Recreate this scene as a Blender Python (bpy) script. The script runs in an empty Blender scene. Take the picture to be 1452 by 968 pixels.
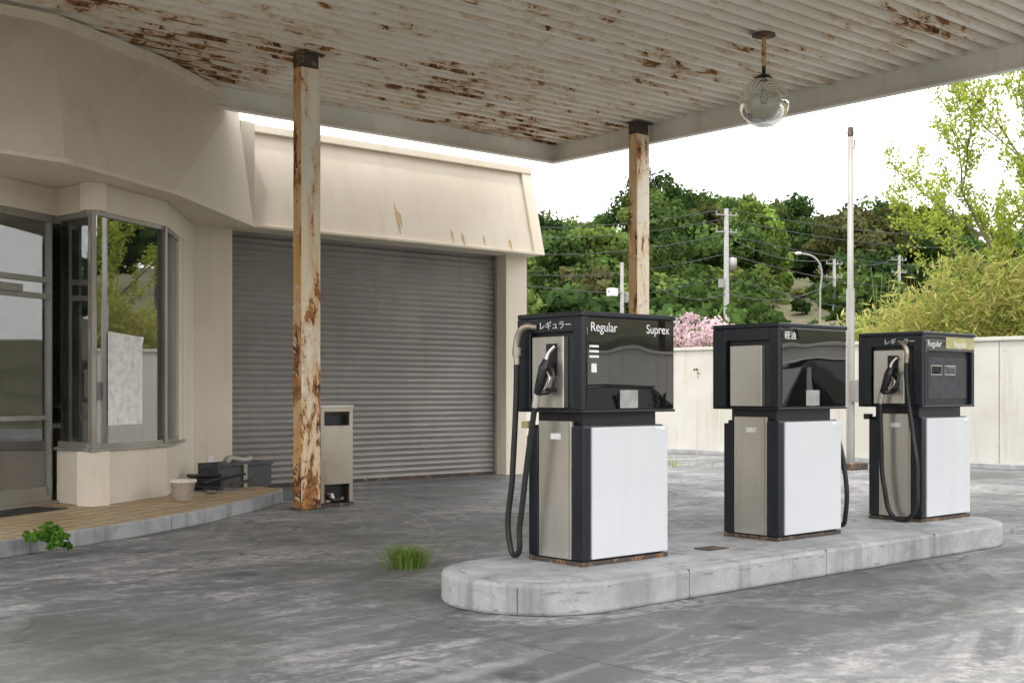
import bpy, math, random
import numpy as np
from mathutils import Vector
random.seed(7); rng=np.random.default_rng(11)
sc=bpy.context.scene
sc.view_settings.view_transform='Standard'
try: sc.view_settings.look='None'
except Exception: pass
sc.view_settings.exposure=0
col=sc.collection
RX,RY=.7536,.6574
def site(e,n):           # survey frame: e across, n away -> world plan coords (x along building, y toward building)
    return (RX*e+RY*n, -RY*e+RX*n)

# ------------------------------------------------------------ node helpers
def setin(nt,sock,v):
    if isinstance(v,bpy.types.NodeSocket): nt.links.new(v,sock)
    elif v is not None:
        if isinstance(v,(tuple,list)) and len(v)==3 and sock.type=='RGBA': v=(*v,1)
        sock.default_value=v
def N(nt,typ,ins=None,**props):
    n=nt.nodes.new(typ)
    for k,v in props.items(): setattr(n,k,v)
    for k,v in (ins or {}).items(): setin(nt,n.inputs[k],v)
    return n
def mix(nt,f,a,b,bt='MIX'):
    n=N(nt,'ShaderNodeMix',data_type='RGBA',blend_type=bt)
    setin(nt,n.inputs[0],f); setin(nt,n.inputs[6],a); setin(nt,n.inputs[7],b)
    return n.outputs[2]
def M(nt,op,a,b=0.0,clamp=False):
    n=N(nt,'ShaderNodeMath',operation=op,use_clamp=clamp)
    setin(nt,n.inputs[0],a); setin(nt,n.inputs[1],b); return n.outputs[0]
def ramp(nt,f,lo,hi,a=0.0,b=1.0):
    n=N(nt,'ShaderNodeMapRange',{0:f,1:lo,2:hi,3:a,4:b}); n.clamp=True; return n.outputs[0]
def noise(nt,vec,scale,detail=3,rough=.6,dist=0.0):
    return N(nt,'ShaderNodeTexNoise',{'Vector':vec,'Scale':scale,'Detail':min(detail,5),'Roughness':rough,'Distortion':dist}).outputs[0]
def scaled(nt,vec,s,off=(0,0,0)):
    return N(nt,'ShaderNodeMapping',{0:vec,1:off,3:s}).outputs[0]
def mat(name):
    m=bpy.data.materials.new(name); m.use_nodes=True
    nt=m.node_tree; b=nt.nodes['Principled BSDF']
    pos=nt.nodes.new('ShaderNodeNewGeometry').outputs['Position']
    return m,nt,b,pos
def bump(nt,b,h,strength=.3,dist=.01):
    n=N(nt,'ShaderNodeBump',{'Strength':strength,'Distance':dist,'Height':h}); nt.links.new(n.outputs[0],b.inputs['Normal'])
RUST_A=(.08,.038,.02); RUST_B=(.45,.2,.06)
def weather(name,base,dark=None,rough=.7,metal=0,dirt=.5,dirt_col=(.16,.13,.09),rust=None,rscale=2.0,rstretch=(1,1,1),
            spots=None,bumpy=.15,halo=.05,vscale=.8,streak=True,grad=None,rustb=None,groove_shade=None,halo_col=(.45,.29,.15)):
    m,nt,b,pos=mat(name)
    dark=dark or tuple(c*.8 for c in base)
    c=mix(nt,ramp(nt,noise(nt,pos,vscale,4),.35,.65),base,dark)
    sp=noise(nt,pos,7,4,.75)
    if streak:
        st=noise(nt,scaled(nt,pos,(5,5,.35)),1.0,3,.65)
        c=mix(nt,ramp(nt,st,.52,.78,0,dirt),c,dirt_col)
    if groove_shade:
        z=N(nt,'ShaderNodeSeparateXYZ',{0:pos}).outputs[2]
        c=mix(nt,M(nt,'MULTIPLY',ramp(nt,z,groove_shade[0],groove_shade[1],0,groove_shade[2]),ramp(nt,sp,.25,.6,.6,1)),c,groove_shade[3])  # recesses coloured darker by height: painted shading that lifts the rib contrast
    c=mix(nt,ramp(nt,sp,.6,.72,0,dirt*.8),c,dirt_col)
    if rust is not None:
        f=noise(nt,scaled(nt,pos,rstretch),rscale,5,.72,.3)
        if spots:
            tot=None
            for (x,y,z,r,a) in spots:
                d=N(nt,'ShaderNodeVectorMath',{0:pos,1:(x,y,z)},operation='DISTANCE').outputs['Value']
                g=ramp(nt,d,0,r,a,0)
                tot=g if tot is None else M(nt,'MAXIMUM',tot,g)
            f=M(nt,'ADD',f,tot)
        if grad:
            z=N(nt,'ShaderNodeSeparateXYZ',{0:pos}).outputs[2]
            f=M(nt,'ADD',f,ramp(nt,z,grad[0],grad[1],grad[2],0))
        hal=ramp(nt,f,rust-halo,rust+.01,0,.75)
        c=mix(nt,hal,c,halo_col)
        rc=mix(nt,ramp(nt,sp,.4,.6),RUST_A,rustb or RUST_B)
        rm=ramp(nt,f,rust,rust+.012)
        c=mix(nt,rm,c,rc)
        rgh=ramp(nt,rm,0,1,rough,.95); setin(nt,b.inputs['Roughness'],rgh)
        if bumpy: bump(nt,b,sp,.35,.01)
    else:
        b.inputs['Roughness'].default_value=rough; b.inputs['Metallic'].default_value=metal
        if bumpy: bump(nt,b,noise(nt,pos,35,2,.65),bumpy,.01)
    setin(nt,b.inputs['Base Color'],c)
    return m
def simple(name,c,rough=.5,metal=0,spec=.5):
    m,nt,b,pos=mat(name)
    f=noise(nt,pos,12,3,.7)
    cc=mix(nt,ramp(nt,f,.4,.7),c,tuple(x*.72 for x in c))
    setin(nt,b.inputs['Base Color'],cc)
    b.inputs['Metallic'].default_value=metal
    setin(nt,b.inputs['Roughness'],ramp(nt,f,.3,.7,rough*.8,min(1,rough*1.25)))
    return m

# ------------------------------------------------------------ materials
def ground_mat():
    m,nt,b,pos=mat('weathered_asphalt')
    big=noise(nt,pos,.22,3,.55,.4); mid=noise(nt,pos,.9,5,.72,.6); fine=noise(nt,pos,9,4,.75); gr=noise(nt,pos,110,1,.7)
    c=mix(nt,ramp(nt,big,.35,.66),(.13,.133,.136),(.205,.206,.205))
    c=mix(nt,ramp(nt,mid,.4,.62,0,.65),c,(.088,.091,.092))
    w=M(nt,'MULTIPLY',ramp(nt,noise(nt,scaled(nt,pos,(1,1.6,1),(7,3,0)),.55,5,.74,.9),.49,.64),ramp(nt,fine,.38,.6))
    c=mix(nt,M(nt,'MULTIPLY',w,.9),c,(.46,.457,.45))
    w2=M(nt,'MULTIPLY',ramp(nt,noise(nt,scaled(nt,pos,(.35,2.4,1),(3,9,0)),.9,5,.72,.7),.54,.65),ramp(nt,fine,.4,.58))
    c=mix(nt,M(nt,'MULTIPLY',w2,.6),c,(.45,.446,.44))
    wv=N(nt,'ShaderNodeTexNoise',{'Vector':scaled(nt,N(nt,'ShaderNodeVectorMath',{0:pos,1:(2.0,14.0,0)},operation='DISTANCE').outputs['Value'],(3.2,1,1)),'Scale':1.0,'Detail':4,'Roughness':.7}).outputs[0]
    c=mix(nt,M(nt,'MULTIPLY',ramp(nt,wv,.54,.66,0,.5),ramp(nt,mid,.4,.6)),c,(.4,.396,.39))
    c=mix(nt,M(nt,'MULTIPLY',ramp(nt,noise(nt,pos,3.1,4,.85),.54,.66,0,.7),ramp(nt,big,.3,.5)),c,(.44,.435,.425))
    c=mix(nt,ramp(nt,noise(nt,scaled(nt,pos,(1,1,1),(31,12,0)),.35,4,.6),.51,.63,0,.7),c,(.075,.079,.07))
    c=mix(nt,ramp(nt,noise(nt,scaled(nt,pos,(1,1,1),(5,42,0)),1.3,3,.5),.64,.73,0,.75),c,(.04,.04,.039))
    c=mix(nt,ramp(nt,gr,.35,.68,0,.35),c,(.06,.06,.06))
    vo=N(nt,'ShaderNodeTexVoronoi',{'Vector':N(nt,'ShaderNodeVectorMath',{0:pos,1:N(nt,'ShaderNodeVectorMath',{0:N(nt,'ShaderNodeTexNoise',{'Vector':pos,'Scale':1.3,'Detail':3}).outputs[1],1:(.9,.9,0)},operation='MULTIPLY').outputs[0]},operation='ADD').outputs[0],'Scale':.27},feature='DISTANCE_TO_EDGE').outputs['Distance']
    cr=ramp(nt,vo,.0010,.004,1,0)
    cr=M(nt,'MULTIPLY',cr,ramp(nt,big,.42,.52))
    c=mix(nt,M(nt,'MULTIPLY',cr,.75),c,(.04,.04,.038))
    sp=N(nt,'ShaderNodeSeparateXYZ',{0:pos})
    for ax,step,off in ((0,4.5,1.2),(1,3.6,.9)):
        v=M(nt,'ADD',sp.outputs[ax],off+100); v=M(nt,'MODULO',v,step)
        j=ramp(nt,M(nt,'ABSOLUTE',M(nt,'SUBTRACT',v,step/2)),.006,.014,1,0)
        j=M(nt,'MULTIPLY',j,ramp(nt,fine,.3,.5,.2,.7))
        c=mix(nt,j,c,(.065,.063,.058))
    setin(nt,b.inputs['Base Color'],c)
    setin(nt,b.inputs['Roughness'],ramp(nt,mid,.3,.7,.5,.85))
    bump(nt,b,M(nt,'ADD',M(nt,'MULTIPLY',gr,.5),fine),.35,.01)
    return m
MG=ground_mat()
CREAM=(.75,.685,.585)
SPOTS=[(12.6,14.2,5.4,2.2,.17),(11.7,10.4,5.4,1.6,.11),(6.6,13.6,5.4,2.3,.18),(12.3,7.4,5.4,1.1,.13),(9.3,9.6,5.4,1.4,.08),
  (7.82,12.65,5.4,.5,.2),(10.2,12.8,5.4,2.3,.12),(5.0,12.6,5.4,1.8,.13)]
MCEIL=weather('peeling_ceiling_paint',(.86,.82,.735),(.79,.73,.62),.6,dirt=.5,dirt_col=(.58,.42,.25),rust=.655,rscale=3.2,rstretch=(.6,2.6,1),spots=SPOTS,halo=.11,streak=False,rustb=(.38,.18,.07),groove_shade=(5.43,5.48,.65,(.46,.38,.28)),bumpy=0,halo_col=(.6,.38,.17))
MFASC=weather('canopy_fascia_paint',(.88,.86,.81),None,.55,dirt=.3,dirt_col=(.5,.4,.28),rust=.73,rscale=2.2,rstretch=(.8,.8,2),bumpy=0)
MCOL=weather('rusty_column_paint',(.85,.8,.69),(.8,.69,.51),.5,dirt=.6,dirt_col=(.62,.34,.11),rust=.6,rscale=3.2,rstretch=(1.3,1.3,.4),halo=.1,grad=(0,3.0,.12),halo_col=(.62,.34,.12))
MCOLR=weather('rusty_column_edge',(.78,.62,.4),(.7,.4,.15),.5,dirt=.9,dirt_col=(.55,.24,.06),rust=.53,rscale=3.0,rstretch=(1.3,1.3,.4),halo=.12,grad=(0,3,.08),halo_col=(.6,.3,.09))
MSTUC=weather('cream_stucco',CREAM,(.7,.635,.53),.85,dirt=.3,dirt_col=(.48,.38,.27),bumpy=.25)
MSTF=weather('cream_fascia_panel',(.72,.66,.57),(.67,.605,.51),.7,dirt=.3,dirt_col=(.55,.45,.33),rust=.8,rscale=1.0,rstretch=(3.5,3.5,.45),halo=.05,bumpy=0)
MTRIM=weather('cream_trim',(.74,.68,.575),(.69,.61,.49),.6,dirt=.3,dirt_col=(.45,.33,.2),bumpy=0)
MSHUT=weather('grey_shutter_steel',(.34,.322,.306),(.28,.265,.25),.5,metal=.1,dirt=.4,dirt_col=(.21,.175,.14),bumpy=.0)
MALU=weather('aged_aluminium_frame',(.4,.39,.35),(.3,.285,.25),.45,metal=.35,dirt=.35,dirt_col=(.14,.11,.08),bumpy=0)
MSTEEL=weather('brushed_stainless',(.76,.74,.69),(.62,.59,.54),.28,metal=.88,dirt=.35,dirt_col=(.36,.3,.22),bumpy=0)
MSTEELD=weather('stained_stainless',(.52,.47,.39),(.36,.31,.24),.36,metal=.7,dirt=.65,dirt_col=(.17,.11,.06),bumpy=0)
MBLACK=weather('worn_black_paint',(.007,.01,.016),(.012,.016,.023),.3,dirt=.05,dirt_col=(.16,.15,.13),bumpy=.0)
MWHITE=weather('white_enamel_panel',(.64,.655,.68),(.6,.615,.64),.35,dirt=.16,dirt_col=(.4,.37,.33),bumpy=.0)
MRSKIRT=weather('rusty_base_skirt',(.07,.055,.048),None,.8,dirt=.4,dirt_col=(.2,.1,.05),rust=.6,rscale=6,rustb=(.2,.09,.04))
MCONC=weather('painted_kerb_concrete',(.42,.43,.445),(.27,.28,.29),.8,dirt=.9,dirt_col=(.17,.16,.145),bumpy=.6,vscale=2.5)
MJOINT=simple('kerb_joint_mortar',(.12,.12,.11),.9)
MWALL=weather('white_block_wall',(.6,.585,.545),(.53,.51,.46),.85,dirt=.55,dirt_col=(.36,.3,.22),bumpy=.2)
MRUBBER=simple('black_rubber',(.014,.014,.015),.5)
MPLAST=simple('black_plastic',(.016,.016,.018),.35)
MPOT=simple('pale_plastic_pot',(.75,.68,.6),.5)
MPAPER=simple('white_paper',(.84,.84,.83),.8)
MSHEET=simple('bright_white_paper',(.88,.88,.87),.8)
MGREYPOLE=weather('galvanised_pole',(.36,.355,.34),(.27,.26,.245),.5,metal=.3,dirt=.4,dirt_col=(.26,.17,.1),bumpy=.1)
MPC=simple('concrete_pole',(.3,.295,.285),.85)
MWOOD=weather('grey_wood',(.3,.24,.18),None,.85,dirt=.4)
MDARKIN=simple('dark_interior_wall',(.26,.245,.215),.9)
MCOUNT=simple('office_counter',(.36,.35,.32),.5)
MTXT=simple('white_lettering',(.85,.85,.85),.6)
MCYAN=simple('blue_cup',(.05,.35,.5),.4)
MWIRE=simple('wire_black',(.05,.05,.055),.6)
MTAPE=simple('yellow_tape',(.46,.44,.2),.45)
MLABEL=weather('foil_label',(.5,.5,.48),(.34,.34,.33),.35,metal=.6,dirt=.5,vscale=14)
def tile_mat():
    m,nt,b,pos=mat('terrace_tiles')
    r=N(nt,'ShaderNodeMapping',{0:pos,2:(0,0,math.radians(-35))}).outputs[0]
    br=N(nt,'ShaderNodeTexBrick',{'Vector':r,'Color1':(.53,.38,.2,1),'Color2':(.4,.28,.15,1),'Mortar':(.13,.1,.07,1),'Scale':1,'Mortar Size':.014,'Brick Width':.21,'Row Height':.21},offset=0)
    c=mix(nt,ramp(nt,noise(nt,pos,2.2,4,.7),.42,.66,0,.5),br.outputs[0],(.42,.36,.27))
    c=mix(nt,ramp(nt,noise(nt,pos,5,4,.75),.56,.7,0,.6),c,(.18,.13,.09))
    setin(nt,b.inputs['Base Color'],c); b.inputs['Roughness'].default_value=.6
    return m
MTILE=tile_mat()
def glass_mat(name,tint,lo=.06,hi=.9,dust=.12):
    m=bpy.data.materials.new(name); m.use_nodes=True; nt=m.node_tree; nt.nodes.clear()
    out=nt.nodes.new('ShaderNodeOutputMaterial')
    pos=nt.nodes.new('ShaderNodeNewGeometry').outputs['Position']
    fr=N(nt,'ShaderNodeFresnel',{'IOR':1.5}).outputs[0]
    f=ramp(nt,fr,0,1,lo,hi)
    g=N(nt,'ShaderNodeBsdfGlossy',{'Color':(1,1,1,1),'Roughness':.015}).outputs[0]
    t=N(nt,'ShaderNodeBsdfTransparent',{'Color':(*tint,1)}).outputs[0]
    d=N(nt,'ShaderNodeBsdfDiffuse',{'Color':(.5,.47,.42,1)}).outputs[0]
    df=ramp(nt,noise(nt,pos,3,3,.7),.4,.8,dust*.15,dust)
    mx0=N(nt,'ShaderNodeMixShader',{0:df,1:t,2:d}).outputs[0]
    mx=N(nt,'ShaderNodeMixShader',{0:f,1:mx0,2:g}).outputs[0]
    nt.links.new(mx,out.inputs[0]); return m
MGLASS=glass_mat('dusty_window_glass',(.82,.86,.84),.26,1)
MGLOBE=glass_mat('clear_globe_glass',(.93,.94,.93),.03,.9,.1)
def blackglass():
    m,nt,b,pos=mat('black_display_glass')
    f=noise(nt,pos,4,3,.75)
    c=mix(nt,ramp(nt,f,.55,.75,0,.08),(.005,.006,.006),(.09,.09,.08))
    setin(nt,b.inputs['Base Color'],c); setin(nt,b.inputs['Roughness'],ramp(nt,f,.5,.8,.01,.05))
    b.inputs['IOR'].default_value=1.95
    bump(nt,b,noise(nt,pos,1.6,1),.1,.03); return m
MBG=blackglass()
def leaf_mat(name,trans=.35):
    m=bpy.data.materials.new(name); m.use_nodes=True; nt=m.node_tree; nt.nodes.clear()
    out=nt.nodes.new('ShaderNodeOutputMaterial')
    a=N(nt,'ShaderNodeAttribute',attribute_name='Col').outputs[0]
    d=N(nt,'ShaderNodeBsdfDiffuse',{'Color':a}).outputs[0]
    t=N(nt,'ShaderNodeBsdfTranslucent',{'Color':a}).outputs[0]
    mx=N(nt,'ShaderNodeMixShader',{0:trans,1:d,2:t}).outputs[0]
    nt.links.new(mx,out.inputs[0]); return m
MLEAF=leaf_mat('leaf'); MLEAF2=leaf_mat('spring_leaf',.5)
MBARK=weather('bark',(.12,.095,.07),None,.9,dirt=.4,bumpy=0)
def earth_mat():
    m,nt,b,pos=mat('grassy_earth')
    c=mix(nt,ramp(nt,noise(nt,pos,.25,4,.7),.4,.6),(.06,.075,.025),(.13,.1,.055))
    c=mix(nt,ramp(nt,noise(nt,pos,2.5,3,.75),.45,.65,0,.7),c,(.035,.05,.016))
    setin(nt,b.inputs['Base Color'],c); b.inputs['Roughness'].default_value=.95
    return m
MEARTH=earth_mat()

# ------------------------------------------------------------ geometry helpers
def empty(name,loc=(0,0,0),rot=0):
    o=bpy.data.objects.new(name,None); o.location=loc; o.rotation_euler=(0,0,rot); col.objects.link(o); return o
def obj(name,verts,faces,m,parent=None,bevel=0,smooth=False):
    me=bpy.data.meshes.new(name); me.from_pydata([tuple(v) for v in verts],[],faces); me.validate()
    me.materials.append(m)
    if smooth:
        for p in me.polygons: p.use_smooth=True
    o=bpy.data.objects.new(name,me); col.objects.link(o)
    if parent: o.parent=parent
    if bevel:
        b=o.modifiers.new('bevel','BEVEL'); b.width=bevel; b.segments=2; b.limit_method='ANGLE'
    return o
def box(name,x0,x1,y0,y1,z0,z1,m,parent=None,bevel=0):
    v=[(x,y,z) for z in (z0,z1) for (x,y) in ((x0,y0),(x1,y0),(x1,y1),(x0,y1))]
    f=[(3,2,1,0),(4,5,6,7),(0,1,5,4),(1,2,6,5),(2,3,7,6),(3,0,4,7)]
    return obj(name,v,f,m,parent,bevel)
def prism(name,poly,z0,z1,m,parent=None,bevel=0):
    n=len(poly); v=[(x,y,z0) for x,y in poly]+[(x,y,z1) for x,y in poly]
    a=sum(poly[i][0]*poly[(i+1)%n][1]-poly[(i+1)%n][0]*poly[i][1] for i in range(n))
    f=[tuple(range(n-1,-1,-1)),tuple(range(n,2*n))]+[(i,(i+1)%n,n+(i+1)%n,n+i) for i in range(n)]
    if a<0: f=[tuple(reversed(q)) for q in f]
    return obj(name,v,f,m,parent,bevel)
def seg(name,p0,p1,z0,z1,th,off,m,parent,ext=0,bevel=0):
    d=Vector((p1[0]-p0[0],p1[1]-p0[1])).normalized(); n=Vector((d.y,-d.x))
    a=Vector(p0)-d*ext; b=Vector(p1)+d*ext
    q=[a+n*(off-th/2),b+n*(off-th/2),b+n*(off+th/2),a+n*(off+th/2)]
    return prism(name,[(p.x,p.y) for p in q],z0,z1,m,parent,bevel)
def lerp(p,q,t): return (p[0]+(q[0]-p[0])*t,p[1]+(q[1]-p[1])*t)
def tube(name,pts,r,m,parent=None,radii=None,kind='BEZIER',res=4):
    cu=bpy.data.curves.new(name,'CURVE'); cu.dimensions='3D'; cu.bevel_depth=r; cu.bevel_resolution=res; cu.use_fill_caps=True
    if kind=='BEZIER':
        s=cu.splines.new('BEZIER'); s.bezier_points.add(len(pts)-1)
        for i,p in enumerate(pts):
            bp=s.bezier_points[i]; bp.co=p; bp.handle_left_type=bp.handle_right_type='AUTO'
            if radii: bp.radius=radii[i]
    else:
        s=cu.splines.new('POLY'); s.points.add(len(pts)-1)
        for i,p in enumerate(pts):
            s.points[i].co=(*p,1)
            if radii: s.points[i].radius=radii[i]
    cu.materials.append(m)
    o=bpy.data.objects.new(name,cu); col.objects.link(o)
    if parent: o.parent=parent
    return o
def lathe(name,prof,m,parent=None,loc=(0,0,0),n=32):
    v=[];f=[]
    for r,z in prof:
        for i in range(n):
            a=2*math.pi*i/n; v.append((loc[0]+r*math.cos(a),loc[1]+r*math.sin(a),loc[2]+z))
    for k in range(len(prof)-1):
        for i in range(n):
            j=(i+1)%n; f.append((k*n+i,k*n+j,(k+1)*n+j,(k+1)*n+i))
    return obj(name,v,f,m,parent,smooth=True)
def text(name,s,size,loc,rot,m,parent,ax=1):
    cu=bpy.data.curves.new(name,'FONT'); cu.body=s; cu.size=size; cu.extrude=.0008; cu.materials.append(m)
    o=bpy.data.objects.new(name,cu); o.location=loc; o.rotation_euler=rot; o.scale=(ax,1,1); col.objects.link(o); o.parent=parent; return o
def leaves(name,C,Nn,size,aspect,colr,m,parent=None,droop=0):
    n=len(C); Nn=Nn/np.maximum(np.linalg.norm(Nn,axis=1,keepdims=True),1e-6)
    r=rng.normal(size=(n,3)); 
    if droop: r[:,2]-=droop
    T=r-(r*Nn).sum(1,keepdims=True)*Nn; T/=np.maximum(np.linalg.norm(T,axis=1,keepdims=True),1e-6)
    B=np.cross(Nn,T); s=(size*rng.uniform(.6,1.3,size=(n,1))) if np.isscalar(size) else size.reshape(-1,1)
    V=np.stack([C-T*s,C-B*s*aspect,C+T*s,C+B*s*aspect],1).reshape(-1,3)
    me=bpy.data.meshes.new(name); me.vertices.add(4*n); me.vertices.foreach_set('co',V.astype(np.float32).ravel())
    me.loops.add(4*n); me.loops.foreach_set('vertex_index',np.arange(4*n,dtype=np.int32))
    me.polygons.add(n); me.polygons.foreach_set('loop_start',np.arange(0,4*n,4,dtype=np.int32))
    try: me.polygons.foreach_set('loop_total',np.full(n,4,dtype=np.int32))
    except Exception: pass
    me.update(calc_edges=True)
    ca=me.color_attributes.new('Col','FLOAT_COLOR','POINT')
    cc=np.ones((4*n,4),np.float32); cc[:,:3]=np.repeat(colr,4,axis=0); ca.data.foreach_set('color',cc.ravel())
    me.materials.append(m); o=bpy.data.objects.new(name,me); col.objects.link(o)
    if parent: o.parent=parent
    return o
def rdir(n):
    d=rng.normal(size=(n,3)); return d/np.linalg.norm(d,axis=1,keepdims=True)
def crown(c,rx,rz,n,base,var=.35):
    K=int(rng.integers(24,36)); d=rdir(K); d[:,2]=np.where(d[:,2]<-.3,-d[:,2],d[:,2])
    cc=d*rng.uniform(.35,1.0,size=(K,1)); cr=rng.uniform(.15,.34,size=K)
    k=rng.integers(0,K,size=n); d2=rdir(n); rad=cr[k]*rng.uniform(.5,1.1,size=n)
    P=(cc[k]+d2*rad[:,None])*np.array([rx,rx,rz])+np.array(c)
    Nn=d2+rng.normal(size=(n,3))*.4
    cb=rng.uniform(1-var,1+var,size=K)[k]*rng.uniform(.75,1.25,size=n)
    return P,Nn,np.array(base)[None,:]*cb[:,None]

# ------------------------------------------------------------ ground + hill
gr=obj('ground',[(-700,-700,-.004),(700,-700,-.004),(700,700,-.004),(-700,700,-.004)],[(0,1,2,3)],MEARTH)
obj('forecourt_pavement',[(-25,-16,0),(21.1,-16,0),(21.1,40,0),(-25,40,0)],[(0,1,2,3)],MG)
MLINE=weather('faded_line_paint',(.5,.5,.49),(.28,.28,.28),.8,dirt=.9,dirt_col=(.15,.15,.145),vscale=9,bumpy=0)
lv=[];lf=[]
for p,q,w_ in (((9.45,11.75),(9.62,10.95),.09),((12.0,9.7),(12.8,9.7),.06),((15.3,10.2),(15.3,13.5),.07)):
    d=Vector((q[0]-p[0],q[1]-p[1])).normalized(); n_=Vector((-d.y,d.x))*w_/2; k=len(lv)
    lv+=[(p[0]-n_.x,p[1]-n_.y,.004),(q[0]-n_.x,q[1]-n_.y,.004),(q[0]+n_.x,q[1]+n_.y,.004),(p[0]+n_.x,p[1]+n_.y,.004)]; lf.append((k,k+1,k+2,k+3))
obj('faded_line_markings',lv,lf,MLINE)
def hz(r): 
    if r<30: return -.3
    return .16*(r-30) if r<110 else 12.8+.04*(r-110)
hv=[];hf=[];NR,NA=46,120
for i in range(NR):
    r=29+i*3.4
    for j in range(NA):
        a=2*math.pi*j/NA; z=hz(r); back=.5+.5*math.cos(a-math.radians(48.9)) 
        z=z*(.45+.55*min(1,back*1.15)) if z>0 else z
        z+= (math.sin(r*.31+a*7)*.35+math.sin(a*23+r*.13)*.25)*min(1,max(0,(r-34)/15))
        hv.append((r*math.cos(a),r*math.sin(a),z))
for i in range(NR-1):
    for j in range(NA):
        k=(j+1)%NA; hf.append((i*NA+j,(i+1)*NA+j,(i+1)*NA+k,i*NA+k))
obj('hill_terrain',hv,hf,MEARTH,smooth=True)
def groundz(x,y):
    r=math.hypot(x,y); a=math.atan2(y,x); back=.5+.5*math.cos(a-math.radians(48.9)); z=hz(r)
    return z*(.45+.55*min(1,back*1.15)) if z>0 else 0

# ------------------------------------------------------------ canopy
can=empty('forecourt_canopy')
CX0,CX1,CY0,CY1=.8,13.79,3.2,14.78
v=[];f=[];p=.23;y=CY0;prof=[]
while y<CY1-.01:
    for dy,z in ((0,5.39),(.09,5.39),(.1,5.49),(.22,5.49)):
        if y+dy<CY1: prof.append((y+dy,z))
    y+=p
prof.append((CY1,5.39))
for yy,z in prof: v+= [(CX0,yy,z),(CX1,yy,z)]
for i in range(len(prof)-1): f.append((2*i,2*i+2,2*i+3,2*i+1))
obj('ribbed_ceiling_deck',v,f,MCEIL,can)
box('roof_slab',CX0+.02,CX1-.02,CY0+.02,CY1-.02,5.52,5.6,MFASC,can)
box('fascia_end',CX1,CX1+.04,CY0-.04,CY1+.04,5.1,5.68,MFASC,can)
box('fascia_end_lip',CX1-.07,CX1-.001,CY0,CY1,5.10,5.125,MFASC,can)
box('fascia_rear',6.9,CX1-.001,CY1,CY1+.04,5.1,5.68,MFASC,can)
box('fascia_rear_lip',6.9,CX1-.08,CY1-.07,CY1-.001,5.1,5.125,MFASC,can)
box('fascia_front',CX0,CX1-.001,CY0-.04,CY0,5.1,5.68,MFASC,can)
box('fascia_side',CX0-.04,CX0,CY0-.04,CY1,5.1,5.68,MFASC,can)
def column(x,y,d):
    e=empty('canopy_column',(x,y,0))
    box('shaft',-.135,.135,-.08,.08,0,5.36,MCOL,e,.012)
    box('rusted_web',-.142,-.1355,-.082,.082,.02,5.3,MCOLR,e)
    box('cap_plate',-.17,.17,-.12,.12,5.36,5.385,MRSKIRT,e,.004)
    box('cap_rust',-.145,.1,-.086,.08,5.2,5.358,MRSKIRT,e)
    box('foot_plate',-.17,.17,-.12,.12,.0,.018,MRSKIRT,e)
    fv=[];ff=[]
    for i in range(110):
        z=random.choice([random.uniform(.05,2.4),random.uniform(.05,5.2)]); s=random.uniform(.012,.045)
        if random.random()<.55: c=Vector((-.146,random.uniform(-.08,.08),z)); nn=Vector((-1,0,0)); t=Vector((0,1,0))
        else: c=Vector((random.choice([random.uniform(-.135,-.06),random.uniform(-.135,.135)]),-.084,z)); nn=Vector((0,-1,0)); t=Vector((1,0,0))
        k=len(fv); u=Vector((0,0,1))
        fv+= [c-t*s*.5, c+t*s*.6+u*s*.2, c+t*s*.4+u*s*1.2+nn*s*.6, c-t*s*.5+u*s*.9+nn*s*.35]; ff.append((k,k+1,k+2,k+3))
    obj('paint_flakes',fv,ff,MCOL,e)
column(7.82,12.65,0); column(13.55,12.65,0)

# globe lamp
gl=empty('globe_pendant_lamp',(11.23,8.59,0))
lathe('ceiling_rose',[(0,5.385),(.13,5.38),(.13,5.36),(.03,5.35),(0,5.35)],MRSKIRT,gl)
MROD=weather('rusted_rod',(.75,.6,.35),(.5,.25,.08),.6,dirt=.9,dirt_col=(.35,.13,.03),rust=.5,rscale=5)
lathe('rod',[(.026,5.36),(.026,5.02)],MROD,gl,n=12)
lathe('rod_lower',[(.02,5.02),(.02,4.9)],MPLAST,gl,n=12)
lathe('gallery',[(.02,4.935),(.06,4.93),(.1,4.89),(.125,4.865),(.125,4.85),(.0,4.86)],MPLAST,gl)
R=.278;zc=4.62
lathe('glass_globe',[(R*math.sin(a),zc+R*math.cos(a)) for a in np.linspace(.42,math.pi,28)],MGLOBE,gl,n=48)
lathe('bulb',[(.0,4.6),(.03,4.61),(.045,4.65),(.04,4.7),(.022,4.76),(.022,4.86)],MGLOBE,gl,n=20)
lathe('lamp_holder',[(.03,4.76),(.03,4.86)],MWHITE,gl,n=16)
lathe('dust_in_globe',[(0,zc-R+.004),(.06,zc-R+.009),(.1,zc-R+.021)],MPAPER,gl,n=24)

# ------------------------------------------------------------ garage building
gb=empty('service_station_building')
YG=15.6; YS=15.9
v=[];f=[];pitch=.088;x0,x1=8.43,13.48; rows=[]
z=0.02
while z<3.72:
    for dz,dy in ((0,0.022),(.012,.0),(.04,-.018),(.066,0.0),(.076,.022)): rows.append((z+dz,YS+dy))
    z+=pitch
for zz,yy in rows: v+= [(x0,yy,zz),(x1,yy,zz)]
for i in range(len(rows)-1): f.append((2*i,2*i+1,2*i+3,2*i+2))
obj('roller_shutter',v,f,MSHUT,gb)
box('shutter_bottom_rail',x0,x1,YS-.03,YS+.03,.0,.05,MRSKIRT,gb,.005)
box('shutter_guide',x1-.03,x1+.005,YS-.06,YS-.02,.0,3.68,MALU,gb)
box('shutter_guide_b',x0-.005,x0+.03,YS-.06,YS-.02,.0,3.68,MALU,gb)
box('pier_right',x1,13.94,YG,22,0,3.72,MSTUC,gb,.006)
box('pier_left',7.85,x0,YG,22,0,3.72,MSTUC,gb,.006)
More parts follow.
